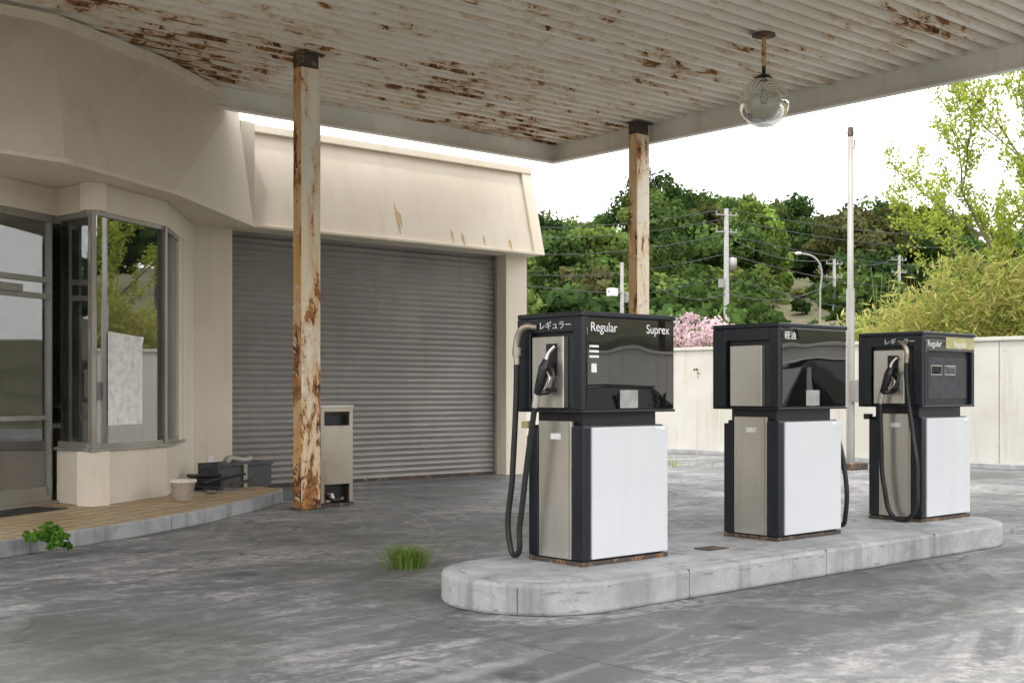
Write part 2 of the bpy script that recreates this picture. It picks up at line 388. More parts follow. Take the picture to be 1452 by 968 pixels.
box('upper_wall',7.86,13.935,YG+.1,22,3.72,5.0,MSTUC,gb)
box('shutter_head',x0,x1,YG+.02,YG+.2,3.66,3.719,MSTUC,gb)
box('roof',7.86,13.935,YG+.02,22,5.0,5.08,MCONC,gb)
def strip(name,bot,top,zb,zt,m,parent,th=.035):
    n=len(bot); v=[(x,y,zb) for x,y in bot]+[(x,y,zt) for x,y in top]
    o=obj(name,v,[(i,i+1,n+i+1,n+i) for i in range(n-1)],m,parent)
    s=o.modifiers.new('sol','SOLIDIFY'); s.thickness=th; s.offset=-1; return o
strip('garage_fascia_panel',[(8.3,15.3),(14.0,15.3)],[(8.2,15.58),(13.94,15.58)],3.69,5.04,MSTF,gb)
strip('garage_fascia_end_return',[(14.0,15.3),(14.0,16.2)],[(13.94,15.58),(13.94,16.2)],3.69,5.04,MSTF,gb)
strip('fascia_end_trim',[(13.82,15.25),(14.03,15.25)],[(13.76,15.535),(13.97,15.535)],3.67,5.1,MTRIM,gb,.04)
box('garage_top_trim',8.2,13.97,15.5,15.68,5.04,5.15,MTRIM,gb,.01)
box('garage_bottom_trim',8.3,14.03,15.255,15.30,3.66,3.70,MTRIM,gb,.005)
box('garage_soffit',8.3,14.0,15.305,15.62,3.66,3.685,MSTUC,gb)
MSTAIN=simple('rust_run_stain',(.6,.43,.22),.8)
def fz(z): return 15.3+.28*(z-3.69)/1.35-.004   # sloped fascia surface
sv=[];sf=[]
for sx,za,zb_,w_ in ((11.05,4.3,3.78,.05),(11.12,4.15,3.9,.03),(12.1,3.95,3.72,.03),(12.3,3.92,3.7,.045),(12.75,3.9,3.74,.03),(13.3,3.88,3.7,.04),(9.5,3.9,3.75,.02)):
    k=len(sv); sv+=[(sx,fz(za),za),(sx+w_*1.2,fz((za+zb_)/2),(za+zb_)/2+.05),(sx+w_*1.4,fz(zb_),zb_),(sx+w_*.9,fz(zb_)+.0,zb_+.02),(sx+w_*.2,fz((za+zb_)/2),(za+zb_)/2)]; sf.append((k,k+4,k+3,k+2,k+1))
obj('rust_run_stains',sv,sf,MSTAIN,gb)
# office
W0=(-4.,12.2);W1=(2.6,12.55);W2=(3.75,12.96);A=(5.29,13.83);B=(5.39,13.07);C=(6.62,13.85);E=(7.37,14.95);F=(7.85,15.6)
bot=[(-4,11.8),(3.0,11.9),(4.75,12.2),(6.45,13.3),(8.62,15.3)]
top=[(-4,12.9),(3.2,13.05),(4.95,13.05),(6.5,13.85),(8.28,15.2)]
ZT=5.36
strip('office_fascia_panel',bot,top,3.69,ZT,MSTF,gb)
for i in range(len(top)-1):
    seg('office_top_trim',top[i],top[i+1],ZT-.13,ZT+.0,.06,.05,MTRIM,gb,.02,.01)
    seg('office_bottom_trim',bot[i],bot[i+1],3.655,3.70,.03,.012,MTRIM,gb,.003)
prism('office_fascia_end',[(8.58,15.25),(8.34,15.2),(8.34,15.7),(8.58,15.7)],3.7,5.1,MSTF,gb)
prism('office_soffit',bot+[(8.3,15.6),(7.86,15.6),(7.3,15.3),(5.2,14.2),(-4,13)],3.665,3.687,MSTUC,gb)
prism('office_roof',top+[(8.2,16),(8.2,21),(-4,21)],ZT-.2,ZT-.14,MCONC,gb)
zf=.15; zs=.74; zh=3.36
for nm,p,q in (('a',A,B),('b',B,C),('c',C,E)):
    seg('lintel_'+nm,p,q,zh,3.66,.16,-.08,MSTUC,gb,0)
    seg('plinth_'+nm,p,q,zf,zs,.2,-.10,MSTUC,gb,0,.0)
    seg('sill_'+nm,p,q,zs,zs+.035,.14,-.035,MALU,gb,.01)
seg('curved_wall_end',E,F,zf,3.66,.2,-.1,MSTUC,gb,0)
seg('curved_wall_end2',lerp(C,E,.78),E,zs+.036,zh-.001,.18,-.1,MSTUC,gb,0)
for nm,p,q in (('d',W0,W1),('e',W1,W2),('f',W2,A)):
    seg('lintel_'+nm,p,q,zh,3.66,.16,-.08,MSTUC,gb,0)
def window(p,q,z0,z1,mull=(),rails=(),fw=.06,cut=(0,1),ends=True,o=-.045):
    p,q=lerp(p,q,cut[0]),lerp(p,q,cut[1]); L=math.dist(p,q)
    seg('glass',p,q,z0+.02,z1-.02,.006,o,MGLASS,gb)
    seg('frame_bottom',p,q,z0,z0+fw,.07,o,MALU,gb); seg('frame_top',p,q,z1-fw,z1,.07,o,MALU,gb)
    for t in ((0,) if ends else ())+tuple(mull)+((1,) if ends else ()):
        h=fw/2/L; a=lerp(p,q,max(0,t-h)); b=lerp(p,q,min(1,t+h)); seg('mullion',a,b,z0+fw,z1-fw,.08,o,MALU,gb)
    for r in rails: seg('rail',p,q,r,r+fw*.8,.072,o,MALU,gb)
window(A,B,zs+.036,zh-.001,ends=False)
window(B,C,zs+.036,zh-.001,fw=.045,ends=False)
window(C,E,zs+.036,zh-.001,cut=(0.0,.78),mull=(.55,),fw=.045,ends=False)
prism('bay_corner_post',[(B[0]-.012,B[1]-.012),(B[0]+.05,B[1]+.01),(B[0]+.07,B[1]+.1),(B[0]-.02,B[1]+.09)],zs+.036,zh-.001,MALU,gb,.005)
prism('bay_corner_post_b',[(C[0]-.045,C[1]-.045),(C[0]+.0,C[1]-.012),(C[0]+.03,C[1]+.05),(C[0]-.05,C[1]+.03)],zs+.036,zh-.001,MALU,gb,.005)
for p,q,cuts in ((W2,A,[(0.0,.40),(.40,.97)]),(W1,W2,[(0,1)]),(W0,W1,[(0,.33),(.33,.66),(.66,1)])):
    for a,b in cuts:
        window(p,q,zf+.02,zh-.001,rails=(2.42,2.6),fw=.075,cut=(a,b),o=-.06)
seg('door_push_bar',lerp(W2,A,.5),lerp(W2,A,.9),1.08,1.13,.03,.0,MALU,gb)
seg('door_kick',lerp(W2,A,.45),lerp(W2,A,.93),.2,.34,.05,-.06,MALU,gb)
seg('door_closer',lerp(W2,A,.5),lerp(W2,A,.68),2.47,2.55,.05,.0,MALU,gb)
seg('door_threshold',W2,A,zf,zf+.03,.2,-.05,MALU,gb)
# interior
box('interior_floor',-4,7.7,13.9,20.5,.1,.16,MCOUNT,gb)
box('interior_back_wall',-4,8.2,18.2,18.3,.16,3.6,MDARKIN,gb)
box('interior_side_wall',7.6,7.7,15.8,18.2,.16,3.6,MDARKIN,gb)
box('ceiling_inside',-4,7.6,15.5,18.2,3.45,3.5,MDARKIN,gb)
box('side_wall_outer',-4.1,-4,12.3,21,0,5.1,MSTUC,gb)
box('rear_wall',-4,13.9,21,21.2,0,5.0,MSTUC,gb)
box('counter',2.2,5.2,15.4,16.1,.16,1.15,MCOUNT,gb,.01)
box('shelf',5.6,6.9,16.6,17.2,.16,1.0,MWOOD,gb,.01)
box('shelf_upper',5.6,7.2,14.95,15.4,.95,1.0,MPAPER,gb)
lathe('cup',[(0,0),(.05,0),(.06,.16),(.055,.16),(.045,.01)],MCYAN,gb,(6.0,15.1,1.0))
lathe('cup_b',[(0,0),(.05,0),(.06,.13),(.055,.13),(.045,.01)],MCYAN,gb,(5.75,14.2,1.25))
box('interior_desk',5.5,6.2,14.0,14.7,1.2,1.24,MWOOD,gb)
box('cabinet',3.6,4.6,17.6,18.1,.16,2.0,MALU,gb,.01)
box('wall_papers',4.9,5.5,18.18,18.199,1.3,2.1,MPAPER,gb)
a,b=lerp(B,C,.22),lerp(B,C,.68); pv=[];pf=[]
d=Vector((C[0]-B[0],C[1]-B[1])).normalized(); nn=Vector((d.y,-d.x))
for i in range(9):
    t=i/8; q=lerp(a,b,t); o=.033-.004*math.sin(t*3.1)
    curl=.02*max(0,(t-.8)/.2)
    pv+=[(q[0]-nn.x*o,q[1]-nn.y*o,1.02),(q[0]-nn.x*o,q[1]-nn.y*o,1.93),(q[0]-nn.x*(o-curl),q[1]-nn.y*(o-curl),2.06-.04*t)]
for i in range(8): pf+=[(3*i,3*i+3,3*i+4,3*i+1),(3*i+1,3*i+4,3*i+5,3*i+2)]
obj('paper_notice',pv,pf,MSHEET,gb,smooth=True)
box('wall_outlet',8.05,8.13,YG-.012,YG-.001,.38,.5,MPAPER,gb,.003)
# terrace
ter=empty('tiled_terrace')
K=[(-6,9.3),(0,9.6),(2.2,10.1),(3.58,10.6),(4.31,10.92),(5.16,11.35),(6.27,12.06),(7.3,12.92),(8.05,13.6),(8.25,13.95)]
def offs(P,d):
    out=[]
    for i,p in enumerate(P):
        a=P[max(0,i-1)];b=P[min(len(P)-1,i+1)]; t=Vector((b[0]-a[0],b[1]-a[1])).normalized(); out.append((p[0]-t.y*d,p[1]+t.x*d))
    return out
Ki=offs(K,.06)
prism('kerb_edge',K+Ki[::-1],0,.15,MCONC,ter,.012)
prism('tile_bed',Ki+[(8.25,15.6),(7.5,15.9),(-6,15.9)],0,.147,MTILE,ter)
for i in range(1,len(K)-1,2):
    p=lerp(K[i],K[i+1],.4); pp=lerp(K[i],K[i+1],.404)
    seg('kerb_joint',p,pp,.002,.14,.003,.0,MJOINT,ter)
dm=empty('door_mat',(0,0,0)); seg('mat_pad',(4.1,12.75),(5.0,13.25),.148,.158,.45,.0,MRUBBER,dm)

# ------------------------------------------------------------ pump island
isl=empty('pump_island')
cx0,cx1,cy,rr=5.64,10.5,6.17,.67
def capsule(r):
    P=[]
    for i in range(25): a=math.radians(90+180*i/24); P.append((cx0+r*math.cos(a),cy+r*math.sin(a)))
    for i in range(25): a=math.radians(-90+180*i/24); P.append((cx1+r*math.cos(a),cy+r*math.sin(a)))
    return P
prism('island_kerb',capsule(rr),0,.2,MCONC,isl,.022)
prism('island_top',capsule(rr-.12),.19,.206,MCONC,isl)
for x in (6.38,7.95,9.5):
    box('kerb_joint',x,x+.005,cy-rr-.001,cy-rr+.1,.003,.2008,MJOINT,isl)
for a in (215,):
    an=math.radians(a); c=(cx0+(rr+.0)*math.cos(an),cy+(rr+.0)*math.sin(an)); tt=(-math.sin(an)*.003,math.cos(an)*.003)
    seg('kerb_joint',(c[0]-tt[0],c[1]-tt[1]),(c[0]+tt[0],c[1]+tt[1]),.003,.18,.004,0,MJOINT,isl)
box('drain_cover',7.2,7.42,6.0,6.16,.206,.214,MRSKIRT,isl)
# worn patches along the painted kerb edge
MCHIP=simple('bare_concrete_chip',(.27,.265,.25),.95)
cv=[];cf=[]
for i in range(34):
    if random.random()<.65: x=random.uniform(5.7,10.4); c=Vector((x,cy-rr-.0015,0)); t=Vector((1,0,0))
    else: an=math.radians(random.uniform(170,268)); c=Vector((cx0+(rr+.0015)*math.cos(an),cy+(rr+.0015)*math.sin(an),0)); t=Vector((-math.sin(an),math.cos(an),0))
    zc_=random.choice([random.uniform(.14,.168),random.uniform(.015,.04),random.uniform(.14,.168)]); w_=random.uniform(.02,.075); h_=random.uniform(.003,.009); k=len(cv); m_=9
    for j in range(m_):
        aa=2*math.pi*j/m_; rr_=random.uniform(.45,1); cv.append(c+t*w_*rr_*math.cos(aa)+Vector((0,0,zc_+h_*rr_*math.sin(aa))))
    cf.append(tuple(range(k,k+m_)))
obj('kerb_chips',cv,cf,MCHIP,isl)

def pump(x,y,kind):
    e=empty('fuel_pump',(x,y,.206)); B_=lambda n,*a,**k: box(n,*a,parent=e,**k)
    B_('base_skirt',-.012,.845,-.012,.535,0,.03,MRSKIRT)
    B_('body_frame',.01,.82,.01,.51,.03,.955,MBLACK,bevel=.006)
    B_('front_panel',.068,.832,-.024,.0095,.045,.945,MWHITE,bevel=.006)
    B_('rear_panel',.068,.832,.5105,.54,.05,.945,MWHITE,bevel=.006)
    B_('front_pillar',-.008,.062,-.016,.095,.036,.95,MBLACK,bevel=.008)
    B_('rear_pillar',-.02,.05,.43,.53,.036,.93,MBLACK,bevel=.008)
    B_('side_panel_steel',-.018,.009,.1,.425,.04,.985,MSTEEL,bevel=.004)
    B_('side_panel_lip',-.024,-.0185,.105,.115,.05,.98,MSTEELD)
    B_('side_panel_right',.821,.84,.1,.425,.04,.985,MSTEEL,bevel=.004)
    B_('neck',.05,.78,.05,.5,.955,1.05,MPLAST)
    B_('head_core',0,.88,0,.58,1.06,1.70,MBLACK)
    B_('head_top_cap',-.04,.9,-.042,.63,1.70,1.735,MBLACK,bevel=.008)
    B_('head_bottom_rim',-.04,.9,-.036,.63,1.045,1.0625,MBLACK,bevel=.005)
    B_('head_corner_post',-.04,-.001,-.036,.055,1.063,1.699,MBLACK,bevel=.006)
    B_('head_rear_post',-.04,-.001,.49,.63,1.063,1.699,MBLACK,bevel=.006)
    B_('head_rear_face',-.001,.9,.581,.63,1.063,1.699,MBLACK,bevel=.006)
    B_('head_side_band',-.04,-.001,.056,.489,1.60,1.699,MBLACK,bevel=.003)
    B_('head_side_right',.881,.9,-.02,.6,1.063,1.699,MBLACK,bevel=.003)
    if kind!=3:
        B_('display_glass',.0,.88,-.04,-.001,1.064,1.698,MBG,bevel=.006)
        B_('label_plate',.32,.5,-.0415,-.0405,1.075,1.2,MLABEL)
    else:
        B_('display_board',.0,.88,-.006,-.001,1.064,1.698,MBLACK)
        B_('bezel_top',.0,.88,-.04,-.007,1.56,1.698,MBG,bevel=.004)
        B_('bezel_side_a',.0,.05,-.04,-.007,1.064,1.559,MBLACK,bevel=.004)
        B_('bezel_side_b',.83,.88,-.04,-.007,1.064,1.559,MBLACK,bevel=.004)
        B_('inner_panel',.1,.78,-.014,-.0065,1.12,1.5,simple('display_grey',(.035,.04,.045),.5),bevel=.003)
        for i in range(2):
            B_('counter_window',.14+i*.24,.33+i*.24,-.019,-.0145,1.34,1.43,MSTEEL)
            B_('counter_glass',.15+i*.24,.32+i*.24,-.022,-.0195,1.349,1.421,MBG)
        B_('yellow_tape',.36,.87,-.0425,-.0405,1.585,1.69,MTAPE)
    f=(math.radians(90),0,0); s=(math.radians(90),0,math.radians(-90))
    if kind==1:
        text('lettering','Regular',.09,(.03,-.0415,1.6),f,MTXT,e,.95); text('lettering','Suprex',.09,(.585,-.0415,1.6),f,MTXT,e,.95)
        text('side_lettering','レギュラー',.06,(-.0415,.40,1.625),s,MTXT,e,1.1)
        for i in range(3): B_('sticker',.02,.11,-.0425,-.0405,1.42+i*.035,1.435+i*.035,MPAPER)
        B_('sticker',.04,.09,-.0425,-.0405,1.32,1.38,MPAPER)
    elif kind==2:
        text('lettering','軽油',.07,(.03,-.0415,1.61),f,MTXT,e,1.1)
    else:
        text('lettering','Regular',.08,(.04,-.0415,1.6),f,MTXT,e); text('lettering','Regular',.08,(.5,-.0435,1.6),f,MTXT,e)
        text('side_lettering','レギュラー',.06,(-.0415,.36,1.625),s,MTXT,e,1.1)
    B_('small_label',-.0205,-.0185,.2,.3,.86,.9,MPAPER)
    B_('panel_label',.7,.8,-.0265,-.0245,.915,.935,MPAPER)
    if kind in (1,3):
        B_('nozzle_box',-.05,.0,.14,.46,1.075,1.57,MSTEEL,bevel=.006)
        B_('nozzle_slot',-.054,-.0505,.2,.31,1.3,1.52,MPLAST)
        B_('nozzle_cradle',-.1,-.0505,.2,.31,1.19,1.215,MPLAST,bevel=.004)
        tube('nozzle_spout',[(-.075,.2,1.5),(-.1,.235,1.45),(-.115,.25,1.37)],.014,MSTEEL,e)
        tube('nozzle_body',[(-.11,.245,1.41),(-.12,.255,1.35),(-.13,.28,1.26),(-.13,.32,1.17)],.034,MPLAST,e,[.7,1.2,1.05,.75])
        tube('nozzle_guard',[(-.115,.235,1.37),(-.13,.16,1.33),(-.135,.17,1.2),(-.13,.29,1.17)],.011,MPLAST,e)
        tube('nozzle_lever',[(-.12,.23,1.33),(-.13,.19,1.27),(-.13,.25,1.2)],.008,MSTEEL,e)
        tube('hose_coupling',[(-.13,.32,1.18),(-.13,.34,1.08)],.027,MSTEEL,e)
        if kind==1:
            tube('hose',[(-.13,.34,1.1),(-.13,.42,.7),(-.13,.5,.25),(-.12,.56,.035),(-.12,.62,.12),(-.11,.6,.6),(-.10,.575,1.1),(-.10,.565,1.45)],.021,MRUBBER,e)
            tube('hose_swivel',[(-.10,.565,1.38),(-.10,.56,1.56),(-.09,.5,1.64),(-.04,.42,1.64)],.022,MSTEELD,e,[1,1.1,1.1,.9])
            tube('swivel_nut',[(-.10,.565,1.44),(-.10,.563,1.5)],.033,MSTEELD,e)
        else:
            tube('hose',[(-.13,.34,1.1),(-.13,.33,.8),(-.12,.3,.3),(-.1,.2,.03),(-.1,.05,.05),(-.1,-.02,.4),(-.09,.03,.8),(-.08,.1,1.3),(-.08,.1,1.5)],.021,MRUBBER,e)
            tube('hose_swivel',[(-.08,.1,1.45),(-.08,.1,1.57),(-.07,.15,1.63),(-.03,.2,1.63)],.022,MSTEELD,e,[1,1.1,1,.9])
        B_('hose_clip',-.06,-.0,.5,.56,.93,.98,MTAPE if kind==1 else MPLAST)
    else:
        B_('side_cover_plate',-.05,.0,.12,.44,1.07,1.56,MSTEEL,bevel=.005)
        tube('hose',[(.9,.35,1.4),(.93,.3,.95),(.93,.22,.5),(.95,.12,.12),(.95,.05,.06),(.93,.0,.15),(.9,.0,.6),(.89,.1,.95)],.02,MRUBBER,e)
    return e
pump(5.89,6.02,1); pump(8.05,6.02,2); pump(10.2,6.04,3)

# ------------------------------------------------------------ cars parked behind the photographer (seen mirrored in pump glass)
def car(x,y,rot,body,van):
    e=empty('parked_van' if van else 'parked_car',(x,y,0)); e.rotation_euler=(0,0,math.radians(rot)); L_=4.3;W_=1.68
    low=[(0,.35),(.02,.75),(.15,.9),(1.1,1.0),(3.9 if not van else 4.25,1.02),(4.28,.85),(4.3,.35)]
    roof=[(1.05,1.0),(1.75,1.45),(3.1,1.47),(3.85,1.02)] if not van else [(.55,1.0),(1.0,1.8),(1.2,1.88),(4.15,1.88),(4.25,1.02)]
    def ext(nm,P,y0,y1,m,inset=0):
        n=len(P); v=[(a,y0,b) for a,b in P]+[(a,y1,b) for a,b in P]
        if inset:
            zr=max(b for a,b in P)
            v=[(a,y0+inset*(b-1)/(zr-1),b) for a,b in P]+[(a,y1-inset*(b-1)/(zr-1),b) for a,b in P]
        return obj(nm,v,[tuple(range(n-1,-1,-1)),tuple(range(n,2*n))]+[(i,(i+1)%n,n+(i+1)%n,n+i) for i in range(n)],m,e,.03)
    ext('body',low,0,W_,body); ext('cabin_glass',roof,.06,W_-.06,MBG,.14)
    zr=max(b for a,b in roof); xs=[a for a,b in roof if b>zr-.1]
    box('roof_panel',min(xs)-.02,max(xs)+.02,.18,W_-.18,zr+.002,zr+.03,body,e,.012)
    for px in ((1.25,2.4,3.3) if not van else (1.1,2.2,3.3)):
        for yy in (.055,W_-.085): box('pillar',px,px+.07,yy,yy+.03,1.02,zr-.12,body,e)
    if van: box('rear_quarter',3.4,4.2,.05,W_-.05,1.03,1.8,body,e,.03)
    for wx in (.8,3.45):
        for wy in (.0,W_-.18):
            n=20; v=[(wx+.31*math.cos(2*math.pi*i/n),wy+k*.18+(k*2-1)*.01,.31+.31*math.sin(2*math.pi*i/n)) for k in (0,1) for i in range(n)]
            obj('wheel',v,[tuple(range(n)),tuple(range(n,2*n))]+[(i,(i+1)%n,n+(i+1)%n,n+i) for i in range(n)],MRUBBER,e,.02)
            v=[(wx+.18*math.cos(2*math.pi*i/n),wy+k*.2+(k*2-1)*.012-.01*k,.31+.18*math.sin(2*math.pi*i/n)) for k in (0,1) for i in range(n)]
            obj('hub',v,[tuple(range(n)),tuple(range(n,2*n))]+[(i,(i+1)%n,n+(i+1)%n,n+i) for i in range(n)],MSTEEL,e)
    for yy in (.12,W_-.42): box('headlamp',-.012,.05,yy,yy+.3,.62,.76,MPAPER,e,.01)
    box('bumper',-.05,.05,.05,W_-.05,.32,.52,body,e,.02)
MCARD=simple('dark_car_paint',(.02,.025,.03),.15); MCARW=simple('white_car_paint',(.75,.76,.77),.2)
car(12.6,-4.2,12,MCARD,False); car(16.4,-1.6,35,MCARW,True)

# ------------------------------------------------------------ trash bin
tb=empty('trash_bin',(8.05,12.72,0))
w,d=.46,.3
box('back',0,w,d-.01,d,.03,1.2,MSTEELD,tb); box('left',0,.01,.012,d-.011,.03,1.2,MSTEELD,tb); box('right',w-.01,w,.012,d-.011,.03,1.2,MSTEELD,tb)
box('front_mid',0,w,0,.011,.27,.98,MSTEELD,tb,.003); box('front_top',0,w,0,.011,1.15,1.2,MSTEELD,tb); 
for xx in (0,w-.05): box('front_edge',xx,xx+.05,0,.011,.98,1.15,MSTEELD,tb); box('front_edge_low',xx,xx+.05,0,.011,.05,.27,MSTEELD,tb)
box('lid',-.008,w+.008,-.008,d+.008,1.2,1.225,MSTEEL,tb,.005); box('base',-.01,w+.01,-.01,d+.01,0,.04,MRSKIRT,tb)
box('inner_liner',.02,w-.02,.1,d-.02,.05,1.1,MPLAST,tb)
for i in range(7):
    xx=random.uniform(.07,.3); zz=.05+random.uniform(0,.08); box('litter',xx,xx+random.uniform(.03,.09),.02,.09,zz,zz+.03,random.choice([MPAPER,MRSKIRT,MWOOD]),tb)
# ------------------------------------------------------------ clutter by terrace
tx=empty('tool_crate',(7.55,14.35,.15)); tx.rotation_euler=(0,0,math.radians(12))
MCR=simple('dark_grey_plastic',(.07,.075,.085),.5)
for n_,a in (('front',(0,.9,0,.02,0,.32)),('back',(0,.9,.38,.4,0,.32)),('left',(0,.02,.021,.379,0,.32)),('right',(.88,.9,.021,.379,0,.32)),('bottom',(.021,.879,.021,.379,0,.02))): box(n_,*a,MCR,tx,.004)
box('rim',-.02,.92,-.02,-.001,.28,.33,MCR,tx,.004); box('strap',.4,.46,-.03,-.021,0,.3,MALU,tx)
tube('rag',[(.2,.1,.3),(.35,.2,.36),(.6,.2,.33),(.75,.25,.35)],.05,MALU,tx)
pl=empty('scrap_boards',(7.2,13.75,.15)); 
for i,(x_,y_,r_,l_) in enumerate(((0,0,70,.7),(.12,.02,110,.5),(.3,.1,20,.55),(.0,.25,5,.6))):
    o=box('board',0,l_,0,.09,0,.025,(MWOOD,MPLAST,MRSKIRT,MPLAST)[i],pl,.003); o.location=(x_,y_,.012+.028*i); o.rotation_euler=(0,math.radians(-3*i),math.radians(r_))
bx=empty('black_case',(7.2,14.25,.15)); box('body',0,.35,0,.25,0,.16,MPLAST,bx,.02); box('lid',-.01,.36,-.01,.26,.162,.2,MPLAST,bx,.015); tube('handle',[(.1,.12,.2),(.12,.12,.25),(.24,.12,.25),(.26,.12,.2)],.01,MRUBBER,bx)
pt=empty('flower_pot',(6.5,13.2,.15)); lathe('pot',[(0,0),(.11,0),(.14,.2),(.155,.2),(.155,.235),(.135,.235),(.12,.05),(0,.05)],MPOT,pt)
# ------------------------------------------------------------ boundary wall, pole
bw=empty('boundary_wall')
box('wall',21.2,21.38,-14,40,0,2.3,MWALL,bw); box('coping',21.16,21.42,-14,40,2.3,2.37,MWALL,bw,.01)
for yy in np.arange(-13,40,6.0): box('wall_joint',21.197,21.2,yy,yy+.01,0,2.3,MJOINT,bw)
box('footing',21.05,21.2,-14,40,0,.1,MCONC,bw,.01)
pp=empty('light_pole',(19.1,12.7,0))
lathe('shaft',[(.075,0),(.075,3.2),(.055,3.25),(.05,5.95),(0,5.95)],MGREYPOLE,pp,n=16)
lathe('head',[(.0,6.12),(.05,6.1),(.06,6.0),(.05,5.93)],MRSKIRT,pp,n=16)
tube('bracket',[(0,0,5.7),(.12,0,5.75),(.13,0,5.9)],.018,MGREYPOLE,pp)
box('base_block',-.25,.25,-.2,.2,0,.12,MRSKIRT,pp,.01)
box('meter_box',-.1,.02,-.17,-.078,1.2,1.6,MGREYPOLE,pp,.01)

# ------------------------------------------------------------ hillside trees
DG=(.042,.075,.024); MGc=(.07,.115,.032); LG=(.16,.24,.05); YG_=(.115,.155,.042)
LP=[];LN=[];LC=[];trv=[];trf=[]
def trunk(x,y,z0,z1,r):
    k=len(trv); n=6
    for zz,rr_ in ((z0,r),(z1,r*.4)):
        for i in range(n): a=2*math.pi*i/n; trv.append((x+rr_*math.cos(a)+(.3 if zz==z1 else 0),y+rr_*math.sin(a),zz))
    for i in range(n): trf.append((k+i,k+(i+1)%n,k+n+(i+1)%n,k+n+i))
def addtree(u,D,ztop,rx,rz,n,base,tr=True):
    e=(u-726)/1757*D; x,y=site(e,D); zc_=ztop-rz
    P,Q,Cc=crown((x,y,zc_),rx,rz,n,base); LP.append(P);LN.append(Q);LC.append(Cc)
    if tr: trunk(x,y,groundz(x,y)-.5,zc_+rz*.3,.2)
us=[640,700,750,790,830,856,880,910,940,975,1000,1050,1100,1150,1200,1250,1300,1340,1365,1400,1500,1700]
vs=[290,290,297,300,312,330,268,252,248,250,262,266,276,284,284,290,298,298,330,345,330,320]
def topv(u): return float(np.interp(u,us,vs))
for u in range(650,1560,46):
    D=106+random.uniform(-4,4); uu=u+random.uniform(-8,8); tv=topv(uu)+random.uniform(-7,16); zt=1.4+(554-tv)*D/1757
    addtree(uu,D,zt,random.uniform(3.0,4.4),random.uniform(3.0,4.4),6000,random.choice([DG,DG,MGc,YG_]))
for D,h,lo,hi in ((97,6.0,650,1560),(89,5,650,1560),(80,4.6,640,1060),(80,4.6,1205,1540),(72,4.2,660,1050),(72,4.0,1225,1540),(64,3.6,660,1010),(64,3.4,1235,1500),(56,3.0,690,900),(48,2.4,700,890)):
    stp=int(4.6/D*1757)
    for u in range(lo,hi,stp):
        uu=u+random.uniform(-.35,.35)*stp; x,y=site((uu-726)/1757*D,D); zt=groundz(x,y)+h*random.uniform(.65,1.25)
        zt=min(zt,1.4+(554-topv(uu)-8)*D/1757)
        if D in (97,89) and 1085<uu<1200: zt-=.8
        addtree(uu,D+random.uniform(-3,3),zt,random.uniform(2.1,3.8),random.uniform(1.9,3.2),4300,random.choice([DG,DG,MGc,MGc,YG_,(.14,.2,.05),(.085,.09,.035)]))
addtree(1072,76,1.4+(554-292)*76/1757,2.2,3.0,5000,LG); addtree(1085,75,1.4+(554-350)*75/1757,2.3,2.3,4200,LG); addtree(1060,76,1.4+(554-345)*76/1757,1.9,2.0,3600,LG)
for i in range(170):
    D=random.uniform(36,92); u=random.uniform(730,1460); x,y=site((u-726)/1757*D,D); g=groundz(x,y); low=1080<u<1210
    r=random.uniform(.35,.65) if low else random.uniform(1.1,1.9)
    if low and random.random()<.5: continue
    addtree(u,D,g+r*(1.0 if low else 1.25),r*1.2,r,380 if low else 900,random.choice([DG,MGc,(.12,.14,.04),(.15,.115,.055)] if low else [DG,MGc,YG_]),False)
ht=empty('hillside_trees')
leaves('foliage',np.concatenate(LP),np.concatenate(LN),.2,.6,np.concatenate(LC),MLEAF,ht)
obj('trunks',trv,trf,MBARK,ht)
LP=[];LN=[];LC=[];trv=[];trf=[]
for k in range(54):
    a=math.radians(-150+k*3.1+random.uniform(-1,1)); r=random.uniform(46,62); x,y=r*math.cos(a),r*math.sin(a); z=groundz(x,y); h=random.uniform(6,9)
    P,Q,Cc=crown((x,y,z+h*.6),3.4,h*.45,900,random.choice([DG,MGc])); LP.append(P);LN.append(Q);LC.append(Cc); trunk(x,y,z-.5,z+h*.6,.25)
wd=empty('surrounding_woodland')
leaves('foliage',np.concatenate(LP),np.concatenate(LN),.4,.7,np.concatenate(LC),MLEAF,wd)
obj('trunks',trv,trf,MBARK,wd)

# ------------------------------------------------------------ bamboo thicket behind wall
n=52000
ty=rng.uniform(7.0,15.2,n); tx_=rng.uniform(21.9,25.5,n)
top_=3.25+.35*np.sin(ty*1.1+1)+.35*np.sin(ty*2.7+tx_*1.3)+.25*np.sin(ty*6.1)+.13*(13-ty)
z=top_*np.sqrt(rng.uniform(.15,1,n))+rng.normal(size=n)*.15
Pn=np.stack([tx_,ty,z],1); base=np.array([.55,.52,.18])[None]*rng.uniform(.6,1.15,size=(n,1)); g=rng.random(n)<.35; base[g]=np.array([.33,.41,.1])*rng.uniform(.6,1.2,size=(g.sum(),1))
bt=empty('bamboo_thicket'); leaves('blades',Pn,rng.normal(size=(n,3))+np.array([0,0,.5]),.11,.17,base,MLEAF2,bt)
sv=[];sf=[]
for i in range(260):
    x=random.uniform(22,25.4);y=random.uniform(7,15.2);h=random.uniform(2.4,4.1);dx,dy=random.uniform(-.5,.5),random.uniform(-.5,.5);k=len(sv)
    sv+=[(x,y,0),(x+.025,y+.01,0),(x+dx+.01,y+dy,h),(x+dx,y+dy,h)];sf.append((k,k+1,k+2,k+3))
obj('canes',sv,sf,simple('cane',(.5,.44,.2),.6),bt)
